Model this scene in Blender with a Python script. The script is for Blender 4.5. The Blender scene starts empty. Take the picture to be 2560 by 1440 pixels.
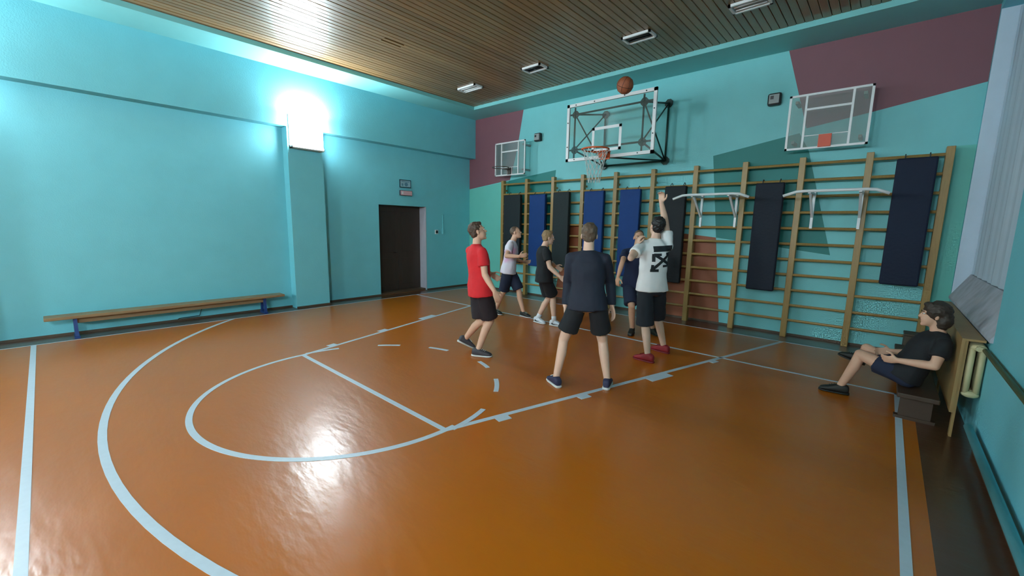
import bpy, bmesh, math, random
from mathutils import Vector, Matrix, noise
from mathutils.bvhtree import BVHTree
random.seed(7)
V = Vector
SC = bpy.context.scene
COL = SC.collection

# ------------------------------------------------------------------ camera, world, exposure
cam_d = bpy.data.cameras.new('camera')
cam = bpy.data.objects.new('camera', cam_d); COL.objects.link(cam)
cam_d.sensor_width = 36.0
cam_d.lens = 1041.2 / 2560.0 * 36.0
cam_d.clip_start = 0.05
CR = V((0.74432095, 0.66758581, 0.01776252)); CU = V((-0.11281751, 0.09948085, 0.98862317)); CF = V((-0.65822377, 0.73785686, -0.14936105))
CP = V((8.895, -8.110, 1.730))
cam.matrix_world = Matrix(((CR.x, CU.x, -CF.x, CP.x), (CR.y, CU.y, -CF.y, CP.y), (CR.z, CU.z, -CF.z, CP.z), (0, 0, 0, 1)))
SC.camera = cam
w = bpy.data.worlds.new('world'); SC.world = w; w.use_nodes = True
w.node_tree.nodes['Background'].inputs[0].default_value = (0.05, 0.07, 0.09, 1)
w.node_tree.nodes['Background'].inputs[1].default_value = 0.3
SC.view_settings.view_transform = 'Standard'
SC.view_settings.look = 'None'
SC.view_settings.exposure = -0.05
SC.view_settings.gamma = 1.0
SC.view_settings.use_curve_mapping = False
SC.cycles.sample_clamp_indirect = 4.0
SC.cycles.caustics_reflective = False
LAMP_FRONT, LAMP_TOP, REAR_FILL, LAMP_RIGHT = 84.0, 620.0, 285.0, 285.0          # radiance of the wall lamps' diffusers; the rear-wall pair is added fill
CEIL_FILL = 45.0                              # ceiling lights added in the unseen rear to brighten the hall
LAMP_COL = (0.82, 0.94, 1.0)

# ------------------------------------------------------------------ materials
def lin(c):
    return tuple(((x / 255) / 12.92 if x / 255 <= 0.04045 else ((x / 255 + 0.055) / 1.055) ** 2.4) for x in c) + (1.0,)
MATS = {}
def mat(name, col, rough=0.6, var=0.06, vscale=6.0, bump=0.0, bscale=40.0, metal=0.0, spec=0.5, coat=0.0, alpha=1.0, stretch=None, rvar=0.0, rnd=0.0):
    if name in MATS: return MATS[name]
    m = bpy.data.materials.new(name); m.use_nodes = True
    nt = m.node_tree; N = nt.nodes; L = nt.links
    b = N['Principled BSDF']
    b.inputs['Roughness'].default_value = rough
    b.inputs['Metallic'].default_value = metal
    b.inputs['Specular IOR Level'].default_value = spec
    b.inputs['Coat Weight'].default_value = coat
    b.inputs['Alpha'].default_value = alpha
    tc = N.new('ShaderNodeTexCoord'); vec = tc.outputs['Object']
    if stretch:
        mp = N.new('ShaderNodeMapping'); mp.inputs['Scale'].default_value = stretch
        L.new(vec, mp.inputs['Vector']); vec = mp.outputs['Vector']
    nz = N.new('ShaderNodeTexNoise'); nz.inputs['Scale'].default_value = vscale; nz.inputs['Detail'].default_value = 5
    L.new(vec, nz.inputs['Vector'])
    c = lin(col)
    mx = N.new('ShaderNodeMix'); mx.data_type = 'RGBA'
    mx.inputs[6].default_value = tuple(min(1, x * (1 - var * 2)) for x in c[:3]) + (1,)
    mx.inputs[7].default_value = tuple(min(1, x * (1 + var * 2)) for x in c[:3]) + (1,)
    L.new(nz.outputs['Fac'], mx.inputs[0])
    out = mx.outputs[2]
    if rnd:
        oi = N.new('ShaderNodeObjectInfo'); hs = N.new('ShaderNodeHueSaturation')
        mr = N.new('ShaderNodeMapRange'); mr.inputs[3].default_value = 1 - rnd; mr.inputs[4].default_value = 1 + rnd
        L.new(oi.outputs['Random'], mr.inputs[0]); L.new(mr.outputs[0], hs.inputs['Value']); L.new(out, hs.inputs['Color']); out = hs.outputs['Color']
    L.new(out, b.inputs['Base Color'])
    if rvar:
        mr2 = N.new('ShaderNodeMapRange'); mr2.inputs[3].default_value = max(0.02, rough - rvar); mr2.inputs[4].default_value = rough + rvar
        L.new(nz.outputs['Fac'], mr2.inputs[0]); L.new(mr2.outputs[0], b.inputs['Roughness'])
    if bump:
        n2 = N.new('ShaderNodeTexNoise'); n2.inputs['Scale'].default_value = bscale; n2.inputs['Detail'].default_value = 3
        L.new(vec, n2.inputs['Vector'])
        bp = N.new('ShaderNodeBump'); bp.inputs['Strength'].default_value = bump; bp.inputs['Distance'].default_value = 0.02
        L.new(n2.outputs['Fac'], bp.inputs['Height']); L.new(bp.outputs['Normal'], b.inputs['Normal'])
    MATS[name] = m
    return m
def emit(name, col, strength):
    m = bpy.data.materials.new(name); m.use_nodes = True
    b = m.node_tree.nodes['Principled BSDF']
    b.inputs['Base Color'].default_value = (0.9, 0.9, 0.9, 1)
    b.inputs['Emission Color'].default_value = (*col, 1); b.inputs['Emission Strength'].default_value = strength
    MATS[name] = m; return m
def glass_mat(name, col=(0.75, 0.9, 0.88), mixf=0.12):
    m = bpy.data.materials.new(name); m.use_nodes = True
    nt = m.node_tree; N = nt.nodes; L = nt.links
    for n in list(N): N.remove(n)
    o = N.new('ShaderNodeOutputMaterial'); t = N.new('ShaderNodeBsdfTransparent'); g = N.new('ShaderNodeBsdfGlossy'); d = N.new('ShaderNodeBsdfDiffuse')
    t.inputs[0].default_value = (0.93, 0.98, 0.97, 1); g.inputs['Roughness'].default_value = 0.08; d.inputs[0].default_value = (*col, 1)
    nz = N.new('ShaderNodeTexNoise'); nz.inputs['Scale'].default_value = 3
    mr = N.new('ShaderNodeMapRange'); mr.inputs[3].default_value = mixf * 0.4; mr.inputs[4].default_value = mixf * 1.2
    L.new(nz.outputs['Fac'], mr.inputs[0])
    m1 = N.new('ShaderNodeMixShader'); L.new(mr.outputs[0], m1.inputs[0]); L.new(t.outputs[0], m1.inputs[1]); L.new(d.outputs[0], m1.inputs[2])
    fr = N.new('ShaderNodeFresnel'); fr.inputs[0].default_value = 1.45
    m2 = N.new('ShaderNodeMixShader'); L.new(fr.outputs[0], m2.inputs[0]); L.new(m1.outputs[0], m2.inputs[1]); L.new(g.outputs[0], m2.inputs[2])
    L.new(m2.outputs[0], o.inputs[0]); MATS[name] = m; return m

def floor_mat(name, col, rough=0.34):
    m = mat(name, col, rough=rough, var=0.05, vscale=1.3, rvar=0.05, spec=0.3, coat=0.45)
    nt = m.node_tree; N = nt.nodes; L = nt.links; b = N['Principled BSDF']
    tc = N.new('ShaderNodeTexCoord')
    # uneven brushed enamel: long waves and small wrinkles
    mp = N.new('ShaderNodeMapping'); mp.inputs['Rotation'].default_value = (0, 0, 0.5); mp.inputs['Scale'].default_value = (1.0, 2.6, 1)
    L.new(tc.outputs['Object'], mp.inputs['Vector'])
    a = N.new('ShaderNodeTexNoise'); a.inputs['Scale'].default_value = 2.2; a.inputs['Detail'].default_value = 1.5; L.new(mp.outputs[0], a.inputs['Vector'])
    c = N.new('ShaderNodeTexNoise'); c.inputs['Scale'].default_value = 9.0; c.inputs['Detail'].default_value = 2; c.inputs['Roughness'].default_value = 0.5; L.new(mp.outputs[0], c.inputs['Vector'])
    ad = N.new('ShaderNodeMath'); ad.operation = 'MULTIPLY_ADD'; ad.inputs[1].default_value = 0.35
    L.new(c.outputs['Fac'], ad.inputs[0]); L.new(a.outputs['Fac'], ad.inputs[2])
    bp = N.new('ShaderNodeBump'); bp.inputs['Strength'].default_value = 0.10; bp.inputs['Distance'].default_value = 0.05
    L.new(ad.outputs[0], bp.inputs['Height']); L.new(bp.outputs['Normal'], b.inputs['Normal']); L.new(bp.outputs['Normal'], b.inputs['Coat Normal'])
    b.inputs['Coat Roughness'].default_value = 0.21
    return m

M_FLOOR = floor_mat('orange_floor_enamel', (180, 96, 12))
M_BORDER = floor_mat('brown_floor_enamel', (84, 52, 32), 0.3)
M_LINE = mat('white_floor_paint', (192, 208, 220), 0.4, 0.04, 20)
M_WALL = mat('turquoise_wall_paint', (117, 203, 217), 0.55, 0.03, 3, bump=0.15, bscale=60)
M_WALLB = mat('turquoise_back_wall_paint', (122, 202, 206), 0.55, 0.03, 3, bump=0.15, bscale=60)
M_SOFF = mat('soffit_paint', (124, 200, 202), 0.5, 0.03, 3)
M_BASE = mat('brown_skirting_paint', (84, 66, 52), 0.5)
M_WOOD_C = mat('varnished_ceiling_board', (130, 100, 62), 0.38, 0.12, 5, stretch=(12, 0.6, 12), rnd=0.16, coat=0.25, spec=0.5)
M_DARK = mat('dark_void', (16, 16, 18), 0.8)
M_MAROON = mat('maroon_wall_paint', (126, 78, 88), 0.55, 0.03, 3)
M_TEAL = mat('deep_teal_wall_paint', (22, 122, 118), 0.55, 0.03, 3)
M_TERRA = mat('terracotta_wall_paint', (150, 82, 52), 0.55, 0.03, 3)
M_BAR = mat('varnished_pine', (150, 118, 64), 0.4, 0.12, 6, stretch=(10, 10, 1.2), rnd=0.1)
M_WHITE = mat('white_enamel_metal', (226, 230, 232), 0.35, 0.02)
M_GREEN = mat('dark_green_enamel_metal', (10, 44, 38), 0.4, 0.05)
M_ORANGE = mat('orange_rim_enamel', (214, 92, 34), 0.4, 0.05)
M_GLASS = glass_mat('backboard_glass', mixf=.05)
M_GLASS2 = glass_mat('acrylic_glass', (0.6, 0.66, 0.66), 0.22)
M_NET = mat('white_net_cord', (205, 215, 212), 0.8)
M_BLACK = mat('black_plastic', (22, 22, 24), 0.45)
M_GREY = mat('grey_plastic', (150, 156, 156), 0.5)
M_DOOR = mat('dark_brown_door_paint', (62, 50, 44), 0.4, 0.1, 4, stretch=(4, 4, 0.8))
M_REVEAL = mat('pale_grey_plaster', (170, 172, 184), 0.7)
M_BENCH = mat('old_bench_wood', (142, 116, 84), 0.5, 0.12, 6, stretch=(8, 0.6, 8))
M_BLUE = mat('blue_enamel_metal', (26, 58, 120), 0.45)
M_PLY = mat('plywood', (150, 118, 72), 0.55, 0.1, 4, stretch=(1, 6, 1))
M_CREAM = mat('cream_radiator_enamel', (190, 180, 140), 0.5, 0.08)
M_BLIND = mat('white_blind_fabric', (198, 218, 234), 0.75, 0.03, 5)
M_SILL = mat('scuffed_white_plaster', (176, 180, 190), 0.8, 0.22, 7)

# ------------------------------------------------------------------ geometry helpers
def link(name, me, material=None, parent=None, loc=None):
    o = bpy.data.objects.new(name, me); COL.objects.link(o)
    if material is not None and me is not None and not me.materials: me.materials.append(material)
    if parent is not None: o.parent = parent
    if loc is not None: o.location = loc
    return o
def from_bm(name, bm, material=None, parent=None, loc=None, smooth=False):
    bmesh.ops.recalc_face_normals(bm, faces=bm.faces[:])
    me = bpy.data.meshes.new(name); bm.to_mesh(me); bm.free()
    if smooth: me.polygons.foreach_set('use_smooth', [True] * len(me.polygons))
    return link(name, me, material, parent, loc)
def box(bm, x0, x1, y0, y1, z0, z1, bev=0.0):
    b = bmesh.new() if bev else bm
    r = bmesh.ops.create_cube(b, size=1.0)
    for v in r['verts']:
        v.co = V(((x0 + x1) / 2 + v.co.x * (x1 - x0), (y0 + y1) / 2 + v.co.y * (y1 - y0), (z0 + z1) / 2 + v.co.z * (z1 - z0)))
    if bev:
        bmesh.ops.bevel(b, geom=b.edges[:], offset=bev, segments=2, affect='EDGES', profile=0.5)
        merge(bm, b)
    return bm
def merge(bm, b):
    me = bpy.data.meshes.new('tmp'); b.to_mesh(me); b.free(); bm.from_mesh(me); bpy.data.meshes.remove(me)
def boxes(*args, bev=0.0):
    bm = bmesh.new()
    for a in args: box(bm, *a, bev=bev)
    return bm
def frame_of(d):
    d = d.normalized(); up = V((0, 0, 1)) if abs(d.z) < 0.95 else V((0, 1, 0))
    a = d.cross(up).normalized(); return a, d.cross(a).normalized()
def loft(bm, rings, caps=True):
    vs = [[bm.verts.new(p) for p in r] for r in rings]
    n = len(vs[0])
    for i in range(len(vs) - 1):
        for j in range(n):
            bm.faces.new((vs[i][j], vs[i][(j + 1) % n], vs[i + 1][(j + 1) % n], vs[i + 1][j]))
    if caps:
        bm.faces.new(list(reversed(vs[0]))); bm.faces.new(vs[-1])
    return bm
def ring(c, a, b, n=16, ph=0.0):
    return [c + a * math.cos(2 * math.pi * k / n + ph) + b * math.sin(2 * math.pi * k / n + ph) for k in range(n)]
def tube(bm, pts, r, n=8, caps=True):
    pts = [V(p) for p in pts]; rings = []
    a = None
    for i, p in enumerate(pts):
        d = (pts[min(i + 1, len(pts) - 1)] - pts[max(i - 1, 0)]).normalized()
        if a is None: a, b = frame_of(d)
        else:
            a = (a - d * a.dot(d)).normalized(); b = d.cross(a)
        rr = r[i] if isinstance(r, (list, tuple)) else r
        rings.append(ring(p, a * rr, b * rr, n))
    return loft(bm, rings, caps)
def sqtube(bm, p, q, wd):
    p = V(p); q = V(q); a, b = frame_of(q - p)
    return loft(bm, [ring(p, a * wd * .707, b * wd * .707, 4, math.pi / 4), ring(q, a * wd * .707, b * wd * .707, 4, math.pi / 4)])
def capsule(bm, A, B, ra, rb, n=14, m=5):
    A = V(A); B = V(B); d = (B - A)
    d = d.normalized() if d.length > 1e-6 else V((0, 0, 1))
    a, b = frame_of(d); rings = []
    for k in range(1, m + 1):
        t = math.pi / 2 * k / m; rings.append(ring(A - d * ra * math.cos(t), a * ra * math.sin(t), b * ra * math.sin(t), n))
    for k in range(0, m):
        t = math.pi / 2 * k / m; rings.append(ring(B + d * rb * math.sin(t), a * rb * math.cos(t), b * rb * math.cos(t), n))
    return loft(bm, rings)
def ellipsoid(bm, c, ax, ay, az, n=18, m=10):
    c = V(c); rings = []
    for k in range(1, m):
        t = math.pi * k / m; rings.append(ring(c - az * math.cos(t), ax * math.sin(t), ay * math.sin(t), n))
    return loft(bm, rings)
def prism(bm, pts, off):
    off = V(off); a = [bm.verts.new(V(p)) for p in pts]; b = [bm.verts.new(V(p) + off) for p in pts]
    n = len(pts); bm.faces.new(a); bm.faces.new(list(reversed(b)))
    for i in range(n): bm.faces.new((a[i], b[i], b[(i + 1) % n], a[(i + 1) % n]))
    return bm
def tag(o, label=None, cat=None, group=None, kind=None):
    if label: o['label'] = label
    if cat: o['category'] = cat
    if group: o['group'] = group
    if kind: o['kind'] = kind
    return o
def thing(name, label, cat, loc=(0, 0, 0), group=None):
    o = bpy.data.objects.new(name, None); COL.objects.link(o); o.location = loc; o.empty_display_size = 0.1
    return tag(o, label, cat, group)
def struct(o): o['kind'] = 'structure'; return o
def copy_tree(o, parent=None):
    c = o.copy(); COL.objects.link(c); c.parent = parent
    for ch in [k for k in bpy.data.objects if k.parent == o]: copy_tree(ch, c)
    return c

# ------------------------------------------------------------------ room shell
RX, RY, CZ, SZ = 9.61, -16.7, 4.59, 4.515       # right wall, end wall, board ceiling, soffit
XU, ZL = 0.237, 3.50                            # upper wall stands proud above the ledge
floor = struct(from_bm('floor', boxes((-0.3, RX + 0.3, RY - 0.25, 0.3, -0.2, 0.0)), M_FLOOR))
bm = bmesh.new()
box(bm, 0.0, 0.428, RY, 0.0, 0.0, 0.0012); from_bm('border_strip', bm, M_BORDER, floor)
bm = bmesh.new(); box(bm, 0.43, 9.27, -0.545, 0.0, 0.0, 0.0012); from_bm('border_strip', bm, M_BORDER, floor)
bm = bmesh.new(); box(bm, 9.275, RX, RY, 0.0, 0.0, 0.0012); from_bm('border_strip', bm, M_BORDER, floor)

LH = 0.0024
def line(p, q, wd=0.05, h=LH):
    p = V((*p, 0)); q = V((*q, 0)); d = (q - p).normalized(); s = V((-d.y, d.x, 0)) * wd / 2
    bm = bmesh.new(); prism(bm, [p - s, q - s, q + s, p + s], (0, 0, h)); return from_bm('court_line', bm, M_LINE, floor)
def arc(c, r, a0, a1, wd=0.05, h=LH + 0.0003):
    n = max(4, int(abs(a1 - a0) / 2)); bm = bmesh.new(); prev = None; rings = []
    for k in range(n + 1):
        t = math.radians(a0 + (a1 - a0) * k / n); d = V((math.cos(t), math.sin(t), 0)); p = V((*c, 0))
        i, o = p + d * (r - wd / 2), p + d * (r + wd / 2); rings.append([i, o, o + V((0, 0, h)), i + V((0, 0, h))])
    loft(bm, rings); return from_bm('court_line', bm, M_LINE, floor)
FX, FY, FR = 4.829, -6.001, 1.455
line((0.43, -8.351), (9.16, -8.351)); line((9.16, -16.2), (9.16, -2.12)); line((0.44, -2.143), (9.16, -2.143), 0.04)
line((0.425, -16.2), (0.425, -0.56), 0.022); line((0.43, -0.556), (9.27, -0.556), 0.022)
line((FX - FR, FY), (FX + FR, FY)); arc((FX, FY), FR, 178, 364)
for a0, a1 in ((178, 162), (142, 130), (113, 101), (76, 66), (51, 37), (20, 2)): arc((FX, FY), FR + 0.03, a0, a1, h=LH + 0.0008)
line((FX - FR, FY), (2.392, -2.143)); line((FX + FR, FY), (7.846, -0.56))
t3 = math.degrees(math.acos((0.44 - 4.829) / 5.914))
arc((4.829, -2.06), 5.914, -t3, -42.5, 0.055)
def block(p, q, wd, side):
    p = V((*p, 0)); q = V((*q, 0)); d = (q - p).normalized(); s = V((-d.y, d.x, 0)) * side
    bm = bmesh.new(); prism(bm, [p, q, q + s * wd, p + s * wd], (0, 0, LH + 0.001)); from_bm('lane_mark', bm, M_LINE, floor)
def on(a, b, t): return (a[0] + (b[0] - a[0]) * t, a[1] + (b[1] - a[1]) * t)
LA, LB = (FX - FR, FY), (2.392, -2.143); RA, RB = (FX + FR, FY), (7.388, -2.143)
for y0, y1, wd in ((-5.58, -5.46, .1), (-4.65, -4.49, .1), (-3.64, -3.27, .13)):
    block(on(LA, LB, (y0 - FY) / (-2.143 - FY)), on(LA, LB, (y1 - FY) / (-2.143 - FY)), wd, 1)
for y0, y1, wd in ((-5.55, -5.42, .1), (-4.62, -4.49, .1), (-3.62, -3.27, .13), (-2.44, -2.32, .09)):
    block(on(RA, RB, (y0 - FY) / (-2.143 - FY)), on(RA, RB, (y1 - FY) / (-2.143 - FY)), wd, -1)

DY0, DY1, DZ = -2.86, -1.50, 2.17
PIL = [(-4.863, -4.199), (-9.52, -8.86), (-13.45, -12.8)]
bm = boxes((-0.35, 0, RY, DY0, 0, ZL), (-0.35, 0, DY1, 0.3, 0, ZL), (-0.35, 0, DY0, DY1, DZ, ZL), (-0.35, XU, RY, 0.3, ZL, CZ + .1))
for a, b in PIL: box(bm, -0.01, XU, a, b, 0, ZL + .01)
struct(from_bm('wall_left', bm, M_WALL))
wall_back = struct(from_bm('wall_back', boxes((-0.35, RX + 0.35, 0, 0.3, 0, CZ + .1)), M_WALLB))
struct(from_bm('wall_front', boxes((-0.35, RX + 0.35, RY - 0.3, RY, 0, CZ + .1)), M_WALLB))
WY0, WY1, WZ0, WZ1 = -3.18, -0.10, 0.90, 4.42
bm = boxes((RX, RX + .35, RY, WY0, 0, CZ + .1), (RX, RX + .35, WY1, 0.3, 0, CZ + .1), (RX, RX + .35, WY0, WY1, 0, WZ0), (RX, RX + .35, WY0, WY1, WZ1, CZ + .1), (RX + .2, RX + .35, WY0, WY1, WZ0, WZ1))
struct(from_bm('wall_right', bm, M_WALL))

win = tag(thing('window_1', None, None), kind='structure')
bm = bmesh.new(); prism(bm, [(RX - .02, WY1, .87), (RX - .02, WY1, .90), (RX + .14, WY1, 1.2), (RX + .2, WY1, 1.2), (RX + .2, WY1, .87)], (0, WY0 - WY1, 0)); from_bm('window_sill', bm, M_SILL, win)
bm = bmesh.new()
N_ = 40; rings = []
for k in range(N_ + 1):                           # slack white roller cloth, gently rippled
    y = -0.115 + (-2.70 + 0.11) * k / N_; x = RX + .15 + .008 * math.sin(k * 1.3) + .006 * math.sin(k * .5)
    rings.append([V((x, y, 1.205)), V((x + .006, y, 1.205)), V((x + .006, y, 4.40)), V((x, y, 4.40))])
loft(bm, rings); from_bm('blind', bm, M_BLIND, win)
from_bm('reveal', boxes((RX - .002, RX + .199, WY1 - .006, WY1 - .0005, .9, WZ1)), M_BLIND, win)
from_bm('window_frame', boxes((RX + .13, RX + .2, -2.78, -2.70, 1.2, WZ1), (RX + .17, RX + .2, -2.78, -.1, 4.38, WZ1)), M_WHITE, win)

# soffit along the walls
bm = boxes((XU, 0.955, RY, 0, SZ, CZ + .1), (0.955, RX, -0.733, 0, SZ, CZ + .1), (RX - .3, RX, RY, -0.733, SZ, CZ + .1))
struct(from_bm('trim_1', bm, M_SOFF))
# skirting
struct(from_bm('baseboard_left', boxes((0, .012, RY, PIL[1][0], 0, .035), (0, .012, PIL[1][1], PIL[0][0], 0, .035), (XU, XU + .012, PIL[0][0], PIL[0][1], 0, .035), (0, .012, PIL[0][1], DY0, 0, .035), (0, .012, DY1, 0, 0, .035)), M_BASE))
struct(from_bm('baseboard_back', boxes((0.012, RX, -.012, 0, 0, .035)), M_BASE))
struct(from_bm('baseboard_right', boxes((RX - .02, RX, RY, -3.3, 0, .09)), M_BASE))

# ceiling of narrow boards
ceil = struct(from_bm('ceiling', boxes((-0.35, RX + .35, RY - .3, .3, CZ + .1, CZ + .3)), M_DARK))
PW = 0.1
pm = bpy.data.meshes.new('plank'); b_ = boxes((-PW / 2 + .003, PW / 2 - .003, RY, -0.70, 0, .02)); bmesh.ops.bevel(b_, geom=[e for e in b_.edges if abs((e.verts[0].co - e.verts[1].co).y) > 1 and e.verts[0].co.z < .01], offset=.006, segments=1, affect='EDGES'); b_.to_mesh(pm); b_.free(); pm.materials.append(M_WOOD_C)
x = 0.95; k = 0
while x < RX - .3:
    o = link('plank', pm, None, ceil, (x, 0, CZ + random.uniform(-.002, .003)))
    if abs(x - 2.6) < .051:                       # a board with a missing piece
        for (y0, y1) in ((RY, -4.24), (-3.88, -.70)):
            if y0 == RY:
                o.data = pm2 = pm.copy()
                for v in pm2.vertices:
                    if v.co.y > -8: v.co.y = y1
            else:
                from_bm('plank', boxes((x - PW / 2 + .003, x + PW / 2 - .038, -4.24, -3.88, CZ, CZ + .02)), M_WOOD_C, ceil)
                from_bm('plank', boxes((x - PW / 2 + .003, x + PW / 2 - .003, y0, y1, CZ, CZ + .02)), M_WOOD_C, ceil)
    x += PW; k += 1

# door in its recess
door = tag(thing('door_1', None, None), kind='structure')
from_bm('reveal', boxes((-.34, 0.001, DY1 - .018, DY1 - .001, .02, DZ - .018)), M_REVEAL, door)
from_bm('reveal', boxes((-.34, 0.001, DY0 + .001, DY0 + .012, .02, DZ - .018), (-.34, .001, DY0 + .001, DY1 - .001, DZ - .018, DZ - .001)), M_WALL, door)
from_bm('threshold', boxes((-.33, -.04, DY0 + .013, DY1 - .019, 0.0, .05)), M_BASE, door)
mid = (DY0 + DY1) / 2
for a, b in ((DY0 + .013, mid - .002), (mid + .002, DY1 - .019)):
    lf = from_bm('door_leaf', boxes((-.30, -.26, a, b, .055, DZ - .02), bev=.004), M_DOOR, door)
    for z0, z1 in ((.18, .86), (1.0, 2.0)): from_bm('door_panel', boxes((-.262, -.252, a + .09, b - .09, z0, z1), bev=.004), M_DOOR, lf)
bm = bmesh.new(); tube(bm, [(-.26, mid - .06, 1.0), (-.215, mid - .06, 1.0), (-.215, mid - .16, 1.0)], .009); from_bm('door_handle', bm, M_BLACK, door, smooth=True)

# painted shapes on the back wall (flat colour fields)
def paint(pts, m, y=-.002):
    bm = bmesh.new(); prism(bm, [V((p[0], y, p[1])) for p in pts], (0, -y + .001, 0)); from_bm('paint_field', bm, m, wall_back)
paint([(XU, SZ), (1.935, SZ), (1.80, 3.84), (1.72, 3.49), (1.526, 2.87), (0.0, 2.70), (0.0, 3.50), (XU, 3.50)], M_MAROON)
paint([(1.484, 2.852), (2.967, 3.016), (2.902, 2.333), (2.821, 1.39), (1.376, 1.337), (1.42, 2.5)], M_TEAL)
paint([(6.412, 3.012), (7.674, 3.242), (7.822, 2.96), (8.257, 1.356), (6.581, 1.572)], M_TEAL)
paint([(5.40, 1.69), (6.581, 1.572), (6.758, .036), (5.45, .036)], M_TERRA, -.003)
paint([(3.359, 1.778), (4.30, 1.66), (4.30, .036), (3.038, .036)], M_TERRA, -.003)
paint([(7.409, SZ), (RX, SZ), (RX, 3.62), (8.522, 3.426), (7.756, 3.303)], M_MAROON)

M_MINT = mat('mint_green_wall_paint', (106, 194, 182), 0.55, 0.03, 3)
paint([(0.0, .036), (1.40, .036), (1.42, 2.5), (1.48, 2.845), (0.0, 2.70)], M_MINT)
paint([(9.40, .036), (RX, .036), (RX, 2.86), (9.40, 2.86)], M_MINT)

# ------------------------------------------------------------------ wall lamps (they light the hall; the rear-wall pair is added fill)
def wall_lamp(yc, label, rear=None, right=False):
    t = thing('wall_lamp', label, 'wall lamp', (XU, yc, 3.10) if rear is None else (rear, RY, 3.10), 'bright wall lamps')
    if right: t.location.x = RX; t.rotation_euler = (0, 0, math.pi)
    if rear is not None: t.rotation_euler = (0, 0, math.pi / 2)
    from_bm('housing', boxes((0, .03, -.30, .30, 0, .62), (0, .15, -.30, .30, 0, .02), (0, .15, -.30, -.292, 0, .05), (0, .15, .292, .30, 0, .05)), M_WHITE, t)
    glow = MATS.get('lamp_halo_glow') or emit('lamp_halo_glow', LAMP_COL, LAMP_FRONT * .9)
    for sy in (-1, 1): from_bm('halo_diffuser', boxes((.032, .130, sy * .286 - .004, sy * .286 + .004, .055, .598)), glow, t)  # glowing sides added to spread a halo over the nearby wall
    from_bm('front_diffuser', boxes((.132, .142, -.284, .284, .021, .615)), emit('lamp_front_glow', LAMP_COL, LAMP_RIGHT if right else LAMP_FRONT if rear is None else REAR_FILL), t)
    from_bm('top_diffuser', boxes((.035, .128, -.284, .284, .600, .612)), emit('lamp_top_glow', LAMP_COL, LAMP_TOP), t)
wall_lamp(-4.53, 'glaring white lamp box high on the pilaster between bench and door')
wall_lamp(-9.19, 'glaring white lamp box high on the pilaster out past the bench end')
wall_lamp(-13.1, 'glaring white lamp box on the pilaster farthest from the hoops')
wall_lamp(0, 'added fill lamp box on the unseen rear end wall, benches side', 3.2)  # unseen pair of lamps added to brighten the hoop wall
wall_lamp(0, 'added fill lamp box on the unseen rear end wall, window side', 6.8)
wall_lamp(-10.6, 'bright lamp box on the window wall behind the photographer', None, True)

# ------------------------------------------------------------------ wall bars
PX = [1.434 + .794 * k for k in range(11)]
RZ = [.285 + .2455 * k for k in range(11)]
bars = thing('wall_bars', 'long row of varnished wooden wall bars along the hoop wall', 'wall bars', (PX[0], -.14, 0))
pm_ = boxes((-.042, .042, -.05, .05, 0, 2.84), bev=.006); postm = bpy.data.meshes.new('post'); pm_.to_mesh(postm); pm_.free(); postm.materials.append(M_BAR)
bm = bmesh.new(); rings = [ring(V((x_, 0, 0)), V((0, .016, 0)), V((0, 0, .021)), 8) for x_ in (.02, .774)]; loft(bm, rings)
rungm = bpy.data.meshes.new('rung'); bm.to_mesh(rungm); bm.free(); rungm.materials.append(M_BAR)
for k in range(11): link('post', postm, None, bars, (PX[k] - PX[0], 0, 0))
for k in range(10):
    for i, z in enumerate(RZ): link('rung', rungm, None, bars, (PX[k] - PX[0], -.03 if i < 10 else -.035, z))
bm = bmesh.new()
for k in range(11):
    for z in (.5, 2.6): box(bm, PX[k] - PX[0] - .02, PX[k] - PX[0] + .02, .05, .138, z - .02, z + .02)
from_bm('wall_brackets', bm, M_BAR, bars)

# ------------------------------------------------------------------ gym mats hooked on the bars
def gym_mat(x0, x1, zt, zb, col, label):
    m = mat('mat_vinyl_%d_%d_%d' % col, col, 0.65, 0.05, 8, bump=.2, bscale=25, spec=.3)
    t = thing('gym_mat', label, 'gym mat', ((x0 + x1) / 2, -.26, zb), 'gym mats hung on the wall bars')
    hw = (x1 - x0) / 2; h = zt - zb
    bm = boxes((-hw, hw, -.045, .045, 0, h), bev=.018); from_bm('pad', bm, m, t, smooth=False)
    from_bm('seam', boxes((-hw - .002, hw + .002, -.004, .004, .01, h - .01)), M_BLACK, t)
    bm = bmesh.new()
    for s in (-.6, .6): tube(bm, [(s * hw, .045, h - .06), (s * hw, .04, h + .03), (s * hw, .09, h + .065), (s * hw, .132, h + .04), (s * hw, .132, h - .02)], .007, 6)
    from_bm('hooks', bm, M_BLACK, t)
DK, NV, BL = (24, 31, 36), (10, 18, 34), (4, 52, 112)
gym_mat(1.60, 2.14, 2.47, .80, DK, 'dark grey gym mat in the bay next to the room corner')
gym_mat(2.43, 2.90, 2.45, .76, BL, 'royal blue gym mat hanging between the two dark grey ones')
gym_mat(3.13, 3.56, 2.48, .80, (26, 34, 36), 'dark slate gym mat hanging between two royal blue mats')
gym_mat(3.95, 4.42, 2.47, .80, BL, 'royal blue gym mat below the main hoop net, with dark slate mat on one side')
gym_mat(4.79, 5.22, 2.47, .74, BL, 'royal blue gym mat behind the defender, beside the black mat')
gym_mat(5.70, 6.09, 2.49, .71, (14, 17, 22), 'black gym mat right behind the raised shooting arm')
gym_mat(7.20, 7.60, 2.47, .74, NV, 'dark navy gym mat hanging between the two white pull-up bars')
gym_mat(8.87, 9.27, 2.71, 1.0, (12, 24, 48), 'navy gym mat hung highest, in the end bay by the window')

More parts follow.
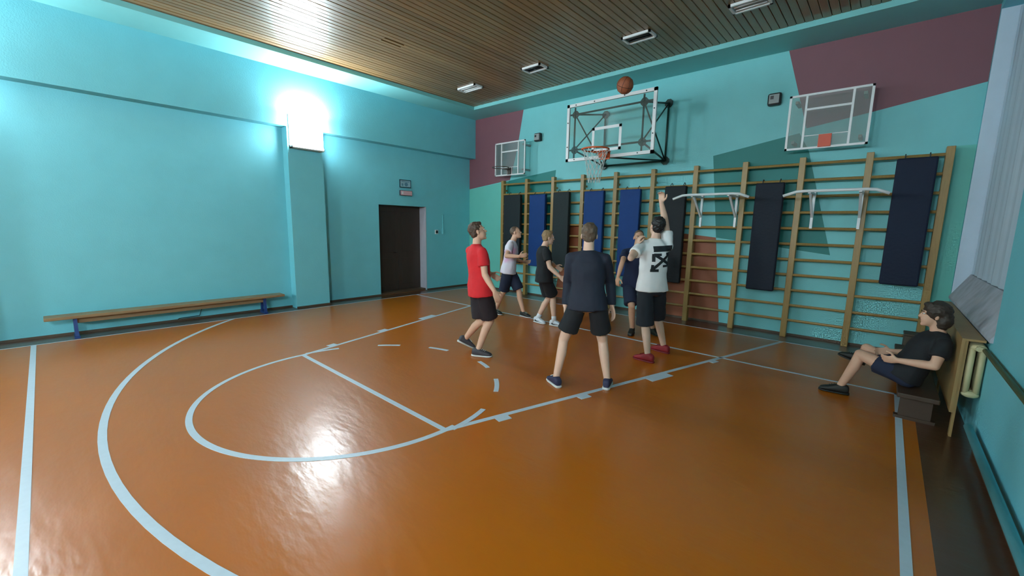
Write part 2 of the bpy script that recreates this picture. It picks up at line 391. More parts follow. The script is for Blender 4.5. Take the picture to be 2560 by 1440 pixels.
# ------------------------------------------------------------------ pull-up bars
def pullup(x0, x1, b0, b1, label):
    t = thing('pull_up_bar', label, 'pull-up bar', ((b0 + b1) / 2, -.2, 1.76), 'white pull-up bars hooked on the wall bars')
    O = V(t.location)
    L_ = lambda *p: V(p) - O
    bm = bmesh.new(); tube(bm, [L_(x0, -.75, 2.225), L_(x0 + .16, -.75, 2.28), L_(x0 + .26, -.75, 2.287), L_(x1 - .24, -.75, 2.287), L_(x1 - .14, -.75, 2.28), L_(x1, -.75, 2.225)], .021, 10); from_bm('handle_bar', bm, M_WHITE, t, smooth=True)
    for bx in (b0, b1):
        bm = bmesh.new(); sqtube(bm, L_(bx, -.215, 1.76), L_(bx, -.215, 2.32), .035)
        sqtube(bm, L_(bx, -.215, 2.27), L_(bx, -.755, 2.27), .032); sqtube(bm, L_(bx, -.22, 1.93), L_(bx, -.66, 2.262), .03)
        from_bm('bracket', bm, M_WHITE, t)
        bm = bmesh.new(); tube(bm, [L_(bx, -.215, 2.30), L_(bx, -.19, 2.325), L_(bx, -.15, 2.31), L_(bx, -.143, 2.27)], .011, 6); from_bm('hook', bm, M_WHITE, t)
pullup(6.04, 7.22, 6.357, 6.92, 'white pull-up bar nearest the shooter, hooked over the wall bars')
pullup(7.67, 8.85, 7.99, 8.553, 'white pull-up bar near the window end of the wall bars')

# ------------------------------------------------------------------ main hoop
def ringtube(bm, c, R, r, n=32, m=8):
    c = V(c); vs = []
    for i in range(n):
        a = 2 * math.pi * i / n; d = V((math.cos(a), math.sin(a), 0))
        vs.append([bm.verts.new(c + d * (R + r * math.cos(2 * math.pi * j / m)) + V((0, 0, r * math.sin(2 * math.pi * j / m)))) for j in range(m)])
    for i in range(n):
        for j in range(m): bm.faces.new((vs[i][j], vs[(i + 1) % n][j], vs[(i + 1) % n][(j + 1) % m], vs[i][(j + 1) % m]))
def net(bm, c, R, L, ns=12, rows=6, r=.0045):
    c = V(c)
    def pt(k, row):
        t = row / rows; rr = R * (1 - .56 * t ** .7); a = 2 * math.pi * (k + .5 * (row % 2)) / ns
        return c + V((math.cos(a) * rr, math.sin(a) * rr, -L * t))
    for row in range(rows):
        for k in range(ns):
            tube(bm, [pt(k, row), pt(k, row + 1)], r, 4, False)
            tube(bm, [pt(k, row), pt(k - 1 if row % 2 == 0 else k + 1, row + 1)], r, 4, False)
BX0, BX1, BZ0, BZ1, BY = 4.0, 5.785, 2.975, 4.035, -1.10
hoop = thing('basketball_hoop', 'large glass backboard with orange rim and net on green truss', 'basketball hoop', (4.89, 0, 3.0))
HO = V(hoop.location); H_ = lambda *p: V(p) - HO
def hbox(*a, bev=0): return boxes((a[0] - HO.x, a[1] - HO.x, a[2], a[3], a[4] - HO.z, a[5] - HO.z), bev=bev)
from_bm('glass_board', hbox(BX0 + .01, BX1 - .01, BY, BY + .012, BZ0 + .01, BZ1 - .01), M_GLASS, hoop)
FW = .055
bm = bmesh.new()
for a in ((BX0, BX1, BZ0, BZ0 + FW), (BX0, BX1, BZ1 - FW, BZ1), (BX0, BX0 + FW, BZ0, BZ1), (BX1 - FW, BX1, BZ0, BZ1)):
    box(bm, a[0] - HO.x, a[1] - HO.x, BY - .008, BY + .03, a[2] - HO.z, a[3] - HO.z)
from_bm('board_frame', bm, M_WHITE, hoop)
bm = bmesh.new(); q0, q1, s0, s1, w_ = 4.575, 5.175, 3.10, 3.54, .05
for a in ((q0, q1, s0, s0 + w_), (q0, q1, s1 - w_, s1), (q0, q0 + w_, s0, s1), (q1 - w_, q1, s0, s1)):
    box(bm, a[0] - HO.x, a[1] - HO.x, BY - .004, BY - .0005, a[2] - HO.z, a[3] - HO.z)
from_bm('target_square', bm, M_WHITE, hoop)
for px, pz in ((4.2, BZ1 - .03), (4.6, BZ1 - .03), (5.2, BZ1 - .03), (5.6, BZ1 - .03), (BX1 - .03, 3.7), (BX1 - .03, 3.3), (BX0 + .03, 3.7), (BX0 + .03, 3.25), (4.2, BZ0 + .03), (5.5, BZ0 + .03)):
    bm = bmesh.new(); tube(bm, [H_(px, BY - .016, pz), H_(px, BY, pz)], .012, 6); from_bm('bolt', bm, M_GREEN, hoop)
NX0, NX1, NZ0, NZ1, NY = 4.15, 5.54, 3.195, 3.853, BY + .05       # nodes behind the glass
TX0, TX1, TZ0, TZ1, TY = 4.225, 5.555, 3.0, 4.04, -.04            # nodes at the wall
def rod(p, q, r=.017):
    bm = bmesh.new(); tube(bm, [H_(*p), H_(*q)], r, 8); from_bm('truss_rod', bm, M_GREEN, hoop, smooth=True)
for nx in (NX0, NX1): rod((nx, NY, BZ0 + .06), (nx, NY, BZ1 - .06))
for nz in (NZ0, NZ1): rod((BX0 + .03, NY, nz), (BX1 - .03, NY, nz))
for nx, tx in ((NX0, TX0), (NX1, TX1)):
    rod((nx, NY, NZ0), (tx, TY, TZ0)); rod((nx, NY, NZ1), (tx, TY, TZ1)); rod((nx, NY, NZ0), (tx, TY, TZ1), .013); rod((nx, NY, NZ1), (tx, TY, TZ0), .013)
    rod((tx, TY, TZ0), (tx, TY, TZ1), .02)
rod((TX0, TY, TZ0), (TX1, TY, TZ0), .02)
rod((TX0, TY, TZ0), (4.89, BY + .03, 2.99), .015); rod((TX1, TY, TZ0), (4.89, BY + .03, 2.99), .015)
for (nx, ny, nz, s) in [(a, NY + .01, b, .07) for a in (NX0, NX1) for b in (NZ0, NZ1)] + [(a, TY, b, .075) for a in (TX0, TX1) for b in (TZ0, TZ1)]:
    bm = bmesh.new(); prism(bm, [H_(nx + dx * s, ny, nz + dz * s) for dx, dz in ((-1, -.4), (-.4, -1), (.4, -1), (1, -.4), (1, .4), (.4, 1), (-.4, 1), (-1, .4))], (0, .012, 0)); from_bm('gusset_plate', bm, M_GREEN, hoop)
RC = V((4.885, BY - .15 - .225, 3.075))
bm = bmesh.new(); ringtube(bm, RC - HO, .234, .014); rim = from_bm('rim', bm, M_ORANGE, hoop, smooth=True)
bm = bmesh.new()
prism(bm, [H_(RC.x - .10, BY - .01, RC.z + .01), H_(RC.x + .10, BY - .01, RC.z + .01), H_(RC.x + .16, RC.y + .18, RC.z - .005), H_(RC.x - .16, RC.y + .18, RC.z - .005)], (0, 0, -.02))
box(bm, RC.x - .09 - HO.x, RC.x + .09 - HO.x, BY - .035, BY - .008, RC.z - .13 - HO.z, RC.z + .02 - HO.z)
box(bm, RC.x - .08 - HO.x, RC.x + .08 - HO.x, BY - .14, BY - .03, RC.z - .10 - HO.z, RC.z - .03 - HO.z)
from_bm('rim_bracket', bm, M_ORANGE, rim)
bm = bmesh.new(); net(bm, RC - HO + V((0, 0, -.012)), .228, .56); from_bm('net', bm, M_NET, hoop)

# ------------------------------------------------------------------ small side backboards
def side_board(xc, label, with_rim):
    t = thing('side_backboard', label, 'backboard', (xc, 0, 2.94), 'small acrylic side backboards')
    W, Ht, y = .495, .80, -.30
    from_bm('acrylic_board', boxes((-W, W, y, y + .01, 0, Ht)), M_GLASS2, t)
    bm = bmesh.new(); f = .03
    for a in ((-W, W, 0, f), (-W, W, Ht - f, Ht), (-W, -W + f, 0, Ht), (W - f, W, 0, Ht)): box(bm, a[0], a[1], y - .006, y + .012, a[2], a[3])
    from_bm('board_frame', bm, M_WHITE, t)
    for sx in (-.275, .275): from_bm('upright', boxes((sx - .014, sx + .014, y - .005, y + .02, 0, Ht)), M_WHITE, t)
    from_bm('crossbar', boxes((-.275, .275, y - .006, y + .019, .56, .59)), M_WHITE, t)
    bm = bmesh.new()
    for a in ((-.26, .26, .19, .20), (-.08, -.072, .02, .2), (.072, .08, .02, .2)): box(bm, a[0], a[1], y - .003, y - .0003, a[2], a[3])
    from_bm('target_lines', bm, M_WHITE, t)
    for sx in (-.4, .4):
        for sz in (.12, .7): from_bm('stand_off', boxes((sx - .02, sx + .02, y + .012, -.001, sz - .02, sz + .02)), M_GREY, t)
    if with_rim:
        bm = bmesh.new(); ringtube(bm, V((0, y - .12 - .2, .15)), .2, .009, 28, 6); r_ = from_bm('rim', bm, mat('dark_rim_metal', (70, 50, 44), .5), t, smooth=True)
        bm = boxes((-.05, .05, y - .03, y - .007, .02, .18), (-.07, .07, y - .125, y - .03, .135, .15)); from_bm('rim_bracket', bm, mat('dark_rim_metal', (70, 50, 44), .5), r_)
    else:
        from_bm('mount_plate', boxes((-.078, .078, y - .022, y - .007, .015, .195), bev=.004), mat('orange_red_plate', (206, 72, 36), .45), t)
side_board(1.775, 'small clear backboard with dark rim on the maroon corner field', True)
side_board(8.04, 'small clear backboard with orange mounting plate and no rim', False)

# ------------------------------------------------------------------ wall speakers
def speaker(xc, label):
    t = thing('wall_speaker', label, 'speaker', (xc, 0, 3.705), 'small black wall speakers')
    from_bm('body', boxes((-.095, .095, -.10, -.001, 0, .19), bev=.03), M_BLACK, t)
    g = from_bm('grille', boxes((-.072, .072, -.112, -.098, .025, .165), bev=.006), M_GREY, t)
    from_bm('port', boxes((-.05, -.005, -.118, -.111, .09, .14)), M_BLACK, g)
speaker(2.445, 'small black and grey wall speaker by the corner backboard')
speaker(7.29, 'small black and grey wall speaker by the maroon field near window')

# ------------------------------------------------------------------ ceiling lights (switched off; the lit ones at the rear are added fill)
M_CLDARK = mat('unlit_lamp_interior', (24, 25, 30), 0.3)
def ceil_light(xc, yc, wd, label, lit=False, on=False):
    t = thing('ceiling_light', label, 'ceiling light', (xc, yc, CZ), 'added rear fill lights' if on else 'switched-off ceiling lights'); hw, hd = wd / 2, .13
    bm = bmesh.new()
    for a in ((-hw, hw, -hd, -hd + .03), (-hw, hw, hd - .03, hd), (-hw, -hw + .03, -hd, hd), (hw - .03, hw, -hd, hd)): box(bm, a[0], a[1], a[2], a[3], -.035, -.002)
    from_bm('frame', bm, M_WHITE, t)
    from_bm('reflector', boxes((-hw + .03, hw - .03, -hd + .03, hd - .03, -.012, -.004)), M_CLDARK if not lit else M_GREY, t)
    if on: from_bm('fill_cover', boxes((-hw + .03, hw - .03, -hd + .03, hd - .03, -.06, -.034), bev=.006), MATS.get('rear_fill_glow') or emit('rear_fill_glow', LAMP_COL, CEIL_FILL), t); return
    for s in (-.045, .045):
        bm = bmesh.new(); tube(bm, [(-hw + .05, s, -.022), (hw - .05, s, -.022)], .01, 8); from_bm('tube', bm, M_CLDARK if not lit else M_WHITE, t, smooth=True)
ceil_light(1.96, -1.79, .56, 'unlit ceiling light with pale tubes nearest the corner', True)
ceil_light(3.73, -1.81, .44, 'dark unlit ceiling light, second from the room corner')
ceil_light(5.75, -1.80, .46, 'unlit dark ceiling light straight above the flying ball')
ceil_light(7.25, -1.79, .46, 'unlit ceiling light cut off by the picture top edge', True)
for yy in (-9.9, -12.0, -14.1):  # out-of-view lights added to lift the left wall's brightness
    for xx in (1.96, 3.73): ceil_light(xx, yy, .46, 'added fill light shaped as a ceiling light in the unseen rear hall', True, True)

# ------------------------------------------------------------------ wall signs, switches, conduit on the left wall
pic = thing('wall_sign', 'dark-framed bluish picture sign above the brown door', 'sign', (.001, -2.12, 2.58))
from_bm('frame', boxes((0, .02, -.16, .16, 0, .19), bev=.003), mat('dark_teal_frame', (20, 60, 72), .4), pic)
pf = from_bm('print', boxes((.02, .022, -.14, .14, .02, .17)), mat('pale_blue_print', (150, 186, 200), .5, .05), pic)
bm = boxes((.0222, .0232, -.11, .11, .135, .15)); prism(bm, [(.0222, .02 + .05 * math.cos(a), .08 + .045 * math.sin(a)) for a in [k * math.pi / 8 for k in range(16)]], (.001, 0, 0)); box(bm, .0222, .0232, -.11, -.06, .04, .1)
from_bm('emblem', bm, mat('grey_blue_ink', (84, 128, 150), .5), pf)
ex = thing('exit_sign', 'pinkish-white exit light box under the framed sign', 'sign', (.001, -2.117, 2.39))
from_bm('housing', boxes((0, .05, -.17, .17, 0, .125), bev=.006), mat('dark_sign_casing', (50, 54, 62), .5), ex)
ef = from_bm('face', boxes((.05, .054, -.16, .16, .012, .113)), mat('pink_white_acrylic', (214, 172, 180), .4, .03), ex)
bm = boxes((.054, .055, -.13, -.09, .03, .095)); from_bm('pictogram', bm, M_WHITE, ef)
sw = thing('light_switch', 'small dark light switch beside the door', 'switch', (.001, -1.18, 1.46))
from_bm('plate', boxes((0, .02, -.05, .05, 0, .11), bev=.004), M_WHITE, sw); from_bm('rocker', boxes((.02, .03, -.032, .032, .02, .092), bev=.003), M_BLACK, sw)
cd = thing('cable_conduit', 'thin painted cable conduit running from switch box to corner', 'conduit', (.001, -.965, 1.46))
from_bm('junction_box', boxes((0, .025, -.03, .03, 0, .15), bev=.004), M_WALL, cd)
bm = boxes((0, .012, -.008, .008, .15, .52), (0, .012, -.008, .96, .505, .52)); from_bm('trunking', bm, M_WALL, cd)

# ------------------------------------------------------------------ benches
def bench(name, x0, x1, y0, y1, zt, label, legs, wood, legm, solid=False):
    t = thing(name, label, 'bench', ((x0 + x1) / 2, (y0 + y1) / 2, 0)); ox, oy = t.location.x, t.location.y
    from_bm('seat_plank', boxes((x0 - ox, x1 - ox, y0 - oy, y1 - oy, zt - .045, zt), bev=.008), wood, t)
    from_bm('rail', boxes((-.035, .035, y0 - oy + .3, y1 - oy - .3, zt - .125, zt - .045)), wood, t)
    for ly in legs:
        bm = bmesh.new(); q = ly - oy; a, b = x0 - ox + .03, x1 - ox - .03
        if solid:
            box(bm, a, b, q - .02, q + .02, .03, zt - .045); box(bm, a - .03, b + .03, q - .03, q + .03, 0, .03)
            from_bm('leg', bm, legm, t); continue
        sqtube(bm, (a, q, .03), (a + .035, q, zt - .045), .04); sqtube(bm, (b, q, .03), (b - .035, q, zt - .045), .04)
        box(bm, a - .03, b + .03, q - .03, q + .03, 0, .03); box(bm, a, b, q - .02, q + .02, zt - .075, zt - .045)
        from_bm('leg', bm, legm, t)
    return t
bench('gym_bench', .10, .36, -8.23, -5.12, .335, 'long low wooden bench with blue legs against the turquoise wall', (-7.93, -5.46), M_BENCH, M_BLUE)
bench('gym_bench', 9.12, 9.40, -3.02, -.75, .275, 'low wooden bench with a seated person, below the window', (-2.88, -1.0), mat('shade_dark_bench_wood', (62, 42, 28), .55, .1, 5, stretch=(8, .6, 8)), mat('shade_dark_bench_wood', (62, 42, 28)), True)  # wood darkened so its colour carries the shade at the bench end
wr = bmesh.new(); tube(wr, [(.013, -6.72, .035), (.02, -6.70, .05), (.03, -6.42, .06), (.06, -6.38, .20)], .006, 6)
tag(from_bm('cable', wr, M_BLACK), 'short bent black cable hanging beneath the long bench', 'cable')

# ------------------------------------------------------------------ radiator corner
scr = thing('radiator_screen', 'plywood radiator screen under the window sill, behind seated person', 'radiator cover', (9.45, -1.8, 0))
from_bm('front_panel', boxes((0, .022, -1.3, 1.3, .22, .85)), M_PLY, scr)
from_bm('top_board', boxes((0, .135, -1.3, 1.3, .85, .868)), M_PLY, scr)
for yy in (-1.26, 0, 1.26): from_bm('batten', boxes((.0225, .04, yy - .03, yy + .03, 0, .848)), M_PLY, scr)
rad = thing('radiator', 'cream cast-iron radiator with its end section showing past the screen', 'radiator', (9.552, -3.08, .37))
for k in range(12):
    bm = bmesh.new()
    for sx in (-.03, .03): tube(bm, [(sx, 0, .04), (sx, 0, .42)], .02, 10)
    ellipsoid(bm, (0, 0, .43), V((.05, 0, 0)), V((0, .03, 0)), V((0, 0, .03)), 12, 6); ellipsoid(bm, (0, 0, .03), V((.055, 0, 0)), V((0, .03, 0)), V((0, 0, .03)), 12, 6)
    from_bm('section', bm, M_CREAM, rad, (0, .062 * k, 0), True)
bm = bmesh.new(); tube(bm, [(0, -.03, .43), (0, -.06, .43)], .022, 8); from_bm('plug', bm, M_CREAM, rad); bm = boxes((.03, .068, .2, .24, .1, .14), (.03, .068, .2, .24, .34, .38)); from_bm('wall_bracket', bm, M_CREAM, rad)
bm = bmesh.new(); tube(bm, [(9.58, -3.16, .80), (9.58, -16.5, .77)], .017, 10)
p1 = tag(from_bm('heating_pipe', bm, mat('olive_green_pipe', (104, 112, 70), .5), smooth=True), 'olive heating pipe at waist height along the window wall', 'pipe')
bm = bmesh.new(); tube(bm, [(9.56, -3.2, .16), (9.56, -16.5, .13)], .028, 10)
tag(from_bm('heating_pipe', bm, M_WALL, smooth=True), 'thick turquoise heating pipe low along the window wall', 'pipe')
bx = thing('storage_box', 'dark brown box on the floor in the corner beside the wall bars', 'box', (9.36, -.33, 0))
from_bm('body', boxes((-.15, .17, -.12, .14, 0, .34), bev=.006), mat('brown_board', (74, 66, 56), .7), bx); from_bm('lid', boxes((-.155, .175, -.125, .145, .342, .37), bev=.006), mat('brown_board', (74, 66, 56), .7), bx)

# ------------------------------------------------------------------ ball
ball = thing('basketball', 'brown basketball flying high in front of the large backboard', 'ball', (5.72, -2.1, 3.82)); BR = .122
bm = bmesh.new(); bmesh.ops.create_uvsphere(bm, u_segments=40, v_segments=24, radius=BR)
bc = from_bm('cover', bm, mat('pebbled_orange_leather', (152, 84, 54), .6, .08, 30, bump=.3, bscale=120), ball, smooth=True)
def seam(f):
    bm = bmesh.new(); pts = [f(2 * math.pi * k / 48) for k in range(49)]; tube(bm, pts, .0028, 5, False); from_bm('seam', bm, M_BLACK, bc)
seam(lambda t: V((math.cos(t), math.sin(t), 0)) * BR); seam(lambda t: V((0, math.cos(t), math.sin(t))) * BR)
for s in (-1, 1): seam(lambda t: V((s * (.62 + .18 * math.cos(2 * t)), math.cos(t) * .75, math.sin(t) * .75)).normalized() * BR)
ball.rotation_euler = (.5, .4, .3)

# ------------------------------------------------------------------ people
def bake(bm, name, voxel, smooth_it=6, disp=None):
    """fuse overlapping closed shells into one continuous skin"""
    bmesh.ops.recalc_face_normals(bm, faces=bm.faces[:])
    me = bpy.data.meshes.new('tmp_body'); bm.to_mesh(me); bm.free()
    o = bpy.data.objects.new('tmp_body', me); COL.objects.link(o)
    r = o.modifiers.new('r', 'REMESH'); r.mode = 'VOXEL'; r.voxel_size = voxel
    s = o.modifiers.new('s', 'SMOOTH'); s.factor = .5; s.iterations = smooth_it
    dg = bpy.context.evaluated_depsgraph_get(); dg.update()
    res = bpy.data.meshes.new_from_object(o.evaluated_get(dg)); res.name = name
    bpy.data.objects.remove(o); bpy.data.meshes.remove(me)
    if disp:
        amp, sc = disp; nrm = [v.normal.copy() for v in res.vertices]
        for v, n in zip(res.vertices, nrm):
            p = v.co * sc; v.co += n * amp * (noise.noise(p) + .5 * noise.noise(p * 2.1))
    res.polygons.foreach_set('use_smooth', [True] * len(res.polygons)); res.materials.clear()
    return res
def sup(c, a, b, n=24, e=.8):
    out = []
    for k in range(n):
        t = 2 * math.pi * k / n; cx, sx = math.cos(t), math.sin(t)
        out.append(c + a * math.copysign(abs(cx) ** e, cx) + b * math.copysign(abs(sx) ** e, sx))
    return out
def hand(bm, W, d, nrm, side, curl, s):
    """palm, four unequal bent fingers and a thumb; nrm = palm side"""
    d = d.normalized(); nrm = (nrm - d * nrm.dot(d)).normalized(); lat = d.cross(nrm) * side
    rings = []
    for t, wd, th in ((-.015, .024, .019), (.015, .031, .017), (.05, .041, .015), (.085, .041, .012), (.095, .036, .009)):
        rings.append(sup(W + d * t * s, lat * wd * s, nrm * th * s, 16))
    loft(bm, rings)
    for i, (o, L) in enumerate(((-.031, .066), (-.0105, .076), (.0105, .071), (.031, .056))):
        p = W + d * .083 * s + lat * o * s; dd = (d + lat * o * 2.2).normalized(); ang = 0
        for j, f in enumerate((.45, .32, .23)):
            ang += curl * (.6, 1.0, .7)[j]
            q = p + (dd * math.cos(ang) + nrm * math.sin(ang)) * L * f * 1.12 * s
            capsule(bm, p, q, (.0098, .0090, .0082)[j] * s, (.0090, .0082, .0070)[j] * s, 8, 3); p = q
    p = W + d * .022 * s - lat * .026 * s
    for L, v in ((.042, d * .6 - lat * .75 + nrm * .25), (.03, d * .85 - lat * .4 + nrm * .3), (.024, d * .95 - lat * .15 + nrm * .35)):
        q = p + v.normalized() * L * s; capsule(bm, p, q, .0125 * s, .0105 * s, 8, 3); p = q

def person(J, label, skin, hair, shirt, shorts, shoe, sole, face_up=.0, long_sleeve=False, sleeve_t=.62, short_t=.86, hem=.10, hair_style='short', face_dir=None, curl=.35, print_fn=None, sock=None, waist=None, swoosh=False, airborne=None):
    s = J[0] / 1.75
    keys = ['hd', 'sh', 'pel', 'neck', 'head'] + [a + k for k in 'LR' for a in ('sho', 'elb', 'wri', 'hand', 'hip', 'kne', 'ank', 'toe')]
    P = {k: V(v) for k, v in zip(keys, J[1:])}
    base = V(((P['ankL'].x + P['ankR'].x) / 2, (P['ankL'].y + P['ankR'].y) / 2, 0))
    t = thing('person', label, 'person', base, 'basketball players and watcher')
    for k in P:
        if k not in ('hd', 'sh', 'toeL', 'toeR'): P[k] = P[k] - base
    up = V((0, 0, 1)); hd, sh = P['hd'], P['sh']
    for k in 'LR':                                # slope the shoulders
        P['sho' + k] = P['sho' + k].lerp(P['neck'] - up * .055 * s, .06) - up * .018 * s
    hl = up.cross(hd); sl = up.cross(sh)
    sp = (P['neck'] - P['pel']); sn = sp.normalized()
    def fw(tt):
        f = hd.lerp(sh, tt); f = f - sn * f.dot(sn); return f.normalized()
    def lf(tt): return sn.cross(fw(tt)).normalized()
    TL = sp.length
    def torso(bm, rows, e=.9):
        rings = []
        for tt, wd, dp, fo in rows:
            c = P['pel'] + sn * TL * tt + fw(max(0, min(1, tt))) * fo * s
            rings.append(sup(c, lf(max(0, min(1, tt))) * wd * s, fw(max(0, min(1, tt))) * dp * s, 24, e))
        loft(bm, rings)
    # --- body: one continuous skin
    bm = bmesh.new()
    torso(bm, [(-.20, .09, .08, 0), (-.08, .145, .105, -.005), (.08, .152, .108, -.008), (.35, .132, .095, .005), (.60, .150, .108, .008), (.80, .162, .108, 0), (.91, .130, .085, -.005), (1.0, .080, .062, -.005)])
    hu = (P['head'] - P['neck']).normalized()
    fd = V((*face_dir, 0)).normalized() if face_dir else sh
    ff = (fd + up * face_up).normalized(); hu = (hu * .6 + up * .4).normalized(); hu = (hu - ff * hu.dot(ff)).normalized(); hs = hu.cross(ff)
    HC = P['head'] + ff * .012 * s
    capsule(bm, P['neck'] - sn * .03 * s, P['head'] - hu * .05 * s - ff * .012 * s, .060 * s, .052 * s)
    ellipsoid(bm, HC + hu * .030 * s - ff * .012 * s, hs * .073 * s, ff * .093 * s, hu * .085 * s, 24, 14)
    ellipsoid(bm, HC - hu * .045 * s + ff * .026 * s, hs * .055 * s, ff * .060 * s, hu * .072 * s, 20, 12)
    ellipsoid(bm, HC - hu * .10 * s + ff * .060 * s, hs * .025 * s, ff * .022 * s, hu * .020 * s, 12, 8)          # chin
    capsule(bm, HC + hu * .012 * s + ff * .080 * s, HC - hu * .028 * s + ff * .100 * s, .008 * s, .0135 * s, 10, 4)  # nose
    capsule(bm, HC + hu * .022 * s + ff * .078 * s - hs * .035 * s, HC + hu * .022 * s + ff * .078 * s + hs * .035 * s, .012 * s, .012 * s, 10, 4)  # brow
    capsule(bm, HC - hu * .060 * s + ff * .083 * s - hs * .015 * s, HC - hu * .060 * s + ff * .083 * s + hs * .015 * s, .008 * s, .008 * s, 8, 3)   # lips
    for sd in (-1, 1): ellipsoid(bm, HC + hs * .076 * s * sd - hu * .010 * s - ff * .008 * s, hs * .010 * s, ff * .019 * s, hu * .032 * s, 10, 8)
    for k, sd in (('L', 1), ('R', -1)):
        S_, E_, W_, Hn = P['sho' + k], P['elb' + k], P['wri' + k], P['hand' + k]
        capsule(bm, S_, S_.lerp(E_, .45), .050 * s, .046 * s); capsule(bm, S_.lerp(E_, .4), E_, .047 * s, .039 * s)
        capsule(bm, E_, E_.lerp(W_, .35), .040 * s, .041 * s); capsule(bm, E_.lerp(W_, .35), W_, .041 * s, .027 * s)
        capsule(bm, P['neck'] + sl * sd * .05 * s - up * .05 * s, S_, .036 * s, .046 * s)
        d = (Hn - W_).normalized(); body_side = (P['pel'] + sp * .5 - W_); nr = body_side - d * body_side.dot(d)
        hand(bm, W_, d, nr.normalized(), 1 if sd > 0 else -1, curl, s)
        Hp, K, A = P['hip' + k], P['kne' + k], P['ank' + k]
        capsule(bm, Hp, Hp.lerp(K, .5), .088 * s, .074 * s); capsule(bm, Hp.lerp(K, .5), K, .074 * s, .054 * s)
        bend = (K - (Hp + A) / 2); bend = bend.normalized() if bend.length > .02 else hd
        cf = K.lerp(A, .32) - bend * .016 * s
        capsule(bm, K, cf, .052 * s, .054 * s); capsule(bm, cf, A, .054 * s, .035 * s)
        capsule(bm, A, A - up * .04 + P['toe' + k] * .02, .036 * s, .034 * s)
    me = bake(bm, 'body', .0072, 5)
    link('body', me, skin, t)
    # --- eyes
    for sd in (-1, 1):
        bm = bmesh.new(); ellipsoid(bm, HC + hs * .032 * s * sd + hu * .004 * s + ff * .0785 * s, hs * .012 * s, ff * .010 * s, hu * .007 * s, 10, 8)
        e_ = from_bm('eye', bm, mat('eye_white', (220, 220, 218), .3), t, smooth=True)
        bm = bmesh.new(); ellipsoid(bm, HC + hs * .032 * s * sd + hu * .004 * s + ff * .087 * s, hs * .005 * s, ff * .003 * s, hu * .005 * s, 8, 6)
        from_bm('iris', bm, mat('dark_iris', (40, 30, 24), .3), e_, smooth=True)
        bm = bmesh.new(); capsule(bm, HC + hs * .020 * s * sd + hu * .024 * s + ff * .091 * s, HC + hs * .047 * s * sd + hu * .026 * s + ff * .083 * s, .0045 * s, .003 * s, 8, 3); from_bm('eyebrow', bm, hair, t, smooth=True)
    bm = bmesh.new(); capsule(bm, HC - hu * .060 * s + ff * .0885 * s - hs * .018 * s, HC - hu * .060 * s + ff * .0885 * s + hs * .018 * s, .004 * s, .004 * s, 8, 3); from_bm('lips', bm, mat('lip_skin', (150, 92, 84), .5), t, smooth=True)
    # --- hair
    bm = bmesh.new()
    if hair_style == 'buzz':
        ellipsoid(bm, HC + hu * .038 * s - ff * .022 * s, hs * .076 * s, ff * .090 * s, hu * .086 * s, 24, 14); hv = (.003, 60)
    elif hair_style == 'long':
        ellipsoid(bm, HC + hu * .045 * s - ff * .020 * s, hs * .100 * s, ff * .104 * s, hu * .098 * s, 24, 14)
        ellipsoid(bm, HC - hu * .030 * s - ff * .070 * s, hs * .096 * s, ff * .070 * s, hu * .105 * s, 24, 14)
        ellipsoid(bm, HC + hu * .085 * s + ff * .030 * s, hs * .070 * s, ff * .060 * s, hu * .040 * s, 20, 10); hv = (.010, 26)
    else:
        ellipsoid(bm, HC + hu * .044 * s - ff * .024 * s, hs * .081 * s, ff * .094 * s, hu * .090 * s, 24, 14)
        ellipsoid(bm, HC - hu * .005 * s - ff * .052 * s, hs * .073 * s, ff * .052 * s, hu * .070 * s, 20, 12)
        ellipsoid(bm, HC + hu * .092 * s + ff * .025 * s, hs * .055 * s, ff * .052 * s, hu * .030 * s, 20, 10); hv = (.007, 38)
    link('hair', bake(bm, 'hair', .006, 2, hv), hair, t)
    # --- shirt
    bm = bmesh.new(); hz = -hem / TL
    hw_, hp_ = (.212, .152) if waist is None else waist
    torso(bm, [(hz, hw_, hp_, .0), (.05, .196, .142, 0), (.30, .170, .122, .004), (.60, .174, .128, .006), (.80, .180, .122, 0), (.90, .150, .098, -.004), (.98, .098, .074, -.005), (1.04, .068, .060, -.004)])
    for k, sd in (('L', 1), ('R', -1)):
        S_, E_, W_ = P['sho' + k], P['elb' + k], P['wri' + k]
        capsule(bm, P['neck'] + sl * sd * .055 * s - up * .035 * s, S_, .052 * s, .062 * s)
        if long_sleeve:
            capsule(bm, S_, E_, .063 * s, .054 * s); capsule(bm, E_, E_.lerp(W_, .5), .055 * s, .050 * s)
            a, b = frame_of(W_ - E_); loft(bm, [ring(E_.lerp(W_, q), a * r_ * s, b * r_ * s, 16) for q, r_ in ((.0, .05), (.5, .05), (.97, .040))])
        else:
            a, b = frame_of(E_ - S_); capsule(bm, S_, S_.lerp(E_, .2), .064 * s, .067 * s)
            loft(bm, [ring(S_.lerp(E_, q), a * r_ * s, b * r_ * s, 18) for q, r_ in ((0, .066), (sleeve_t * .6, .070), (sleeve_t, .074))])
    sme = bake(bm, 'shirt', .011, 4, (.007, 9)); so = link('shirt', sme, shirt, t)
    # --- shorts
    bm = bmesh.new()
    torso(bm, [(-.19, .12, .10, 0), (-.10, .166, .126, -.002), (.06, .166, .122, -.003), (.16, .156, .114, 0)])
    for k, sd in (('L', 1), ('R', -1)):
        Hp, K, A = P['hip' + k], P['kne' + k], P['ank' + k]
        a, b = frame_of(K - Hp); E2 = Hp.lerp(K, min(short_t, 1)); 
        capsule(bm, Hp, Hp.lerp(K, .3), .100 * s, .100 * s)
        loft(bm, [ring(Hp.lerp(K, q), a * r_ * s, b * r_ * s, 20) for q, r_ in ((-.05, .095), (short_t * .5, .103), (short_t, .112))])
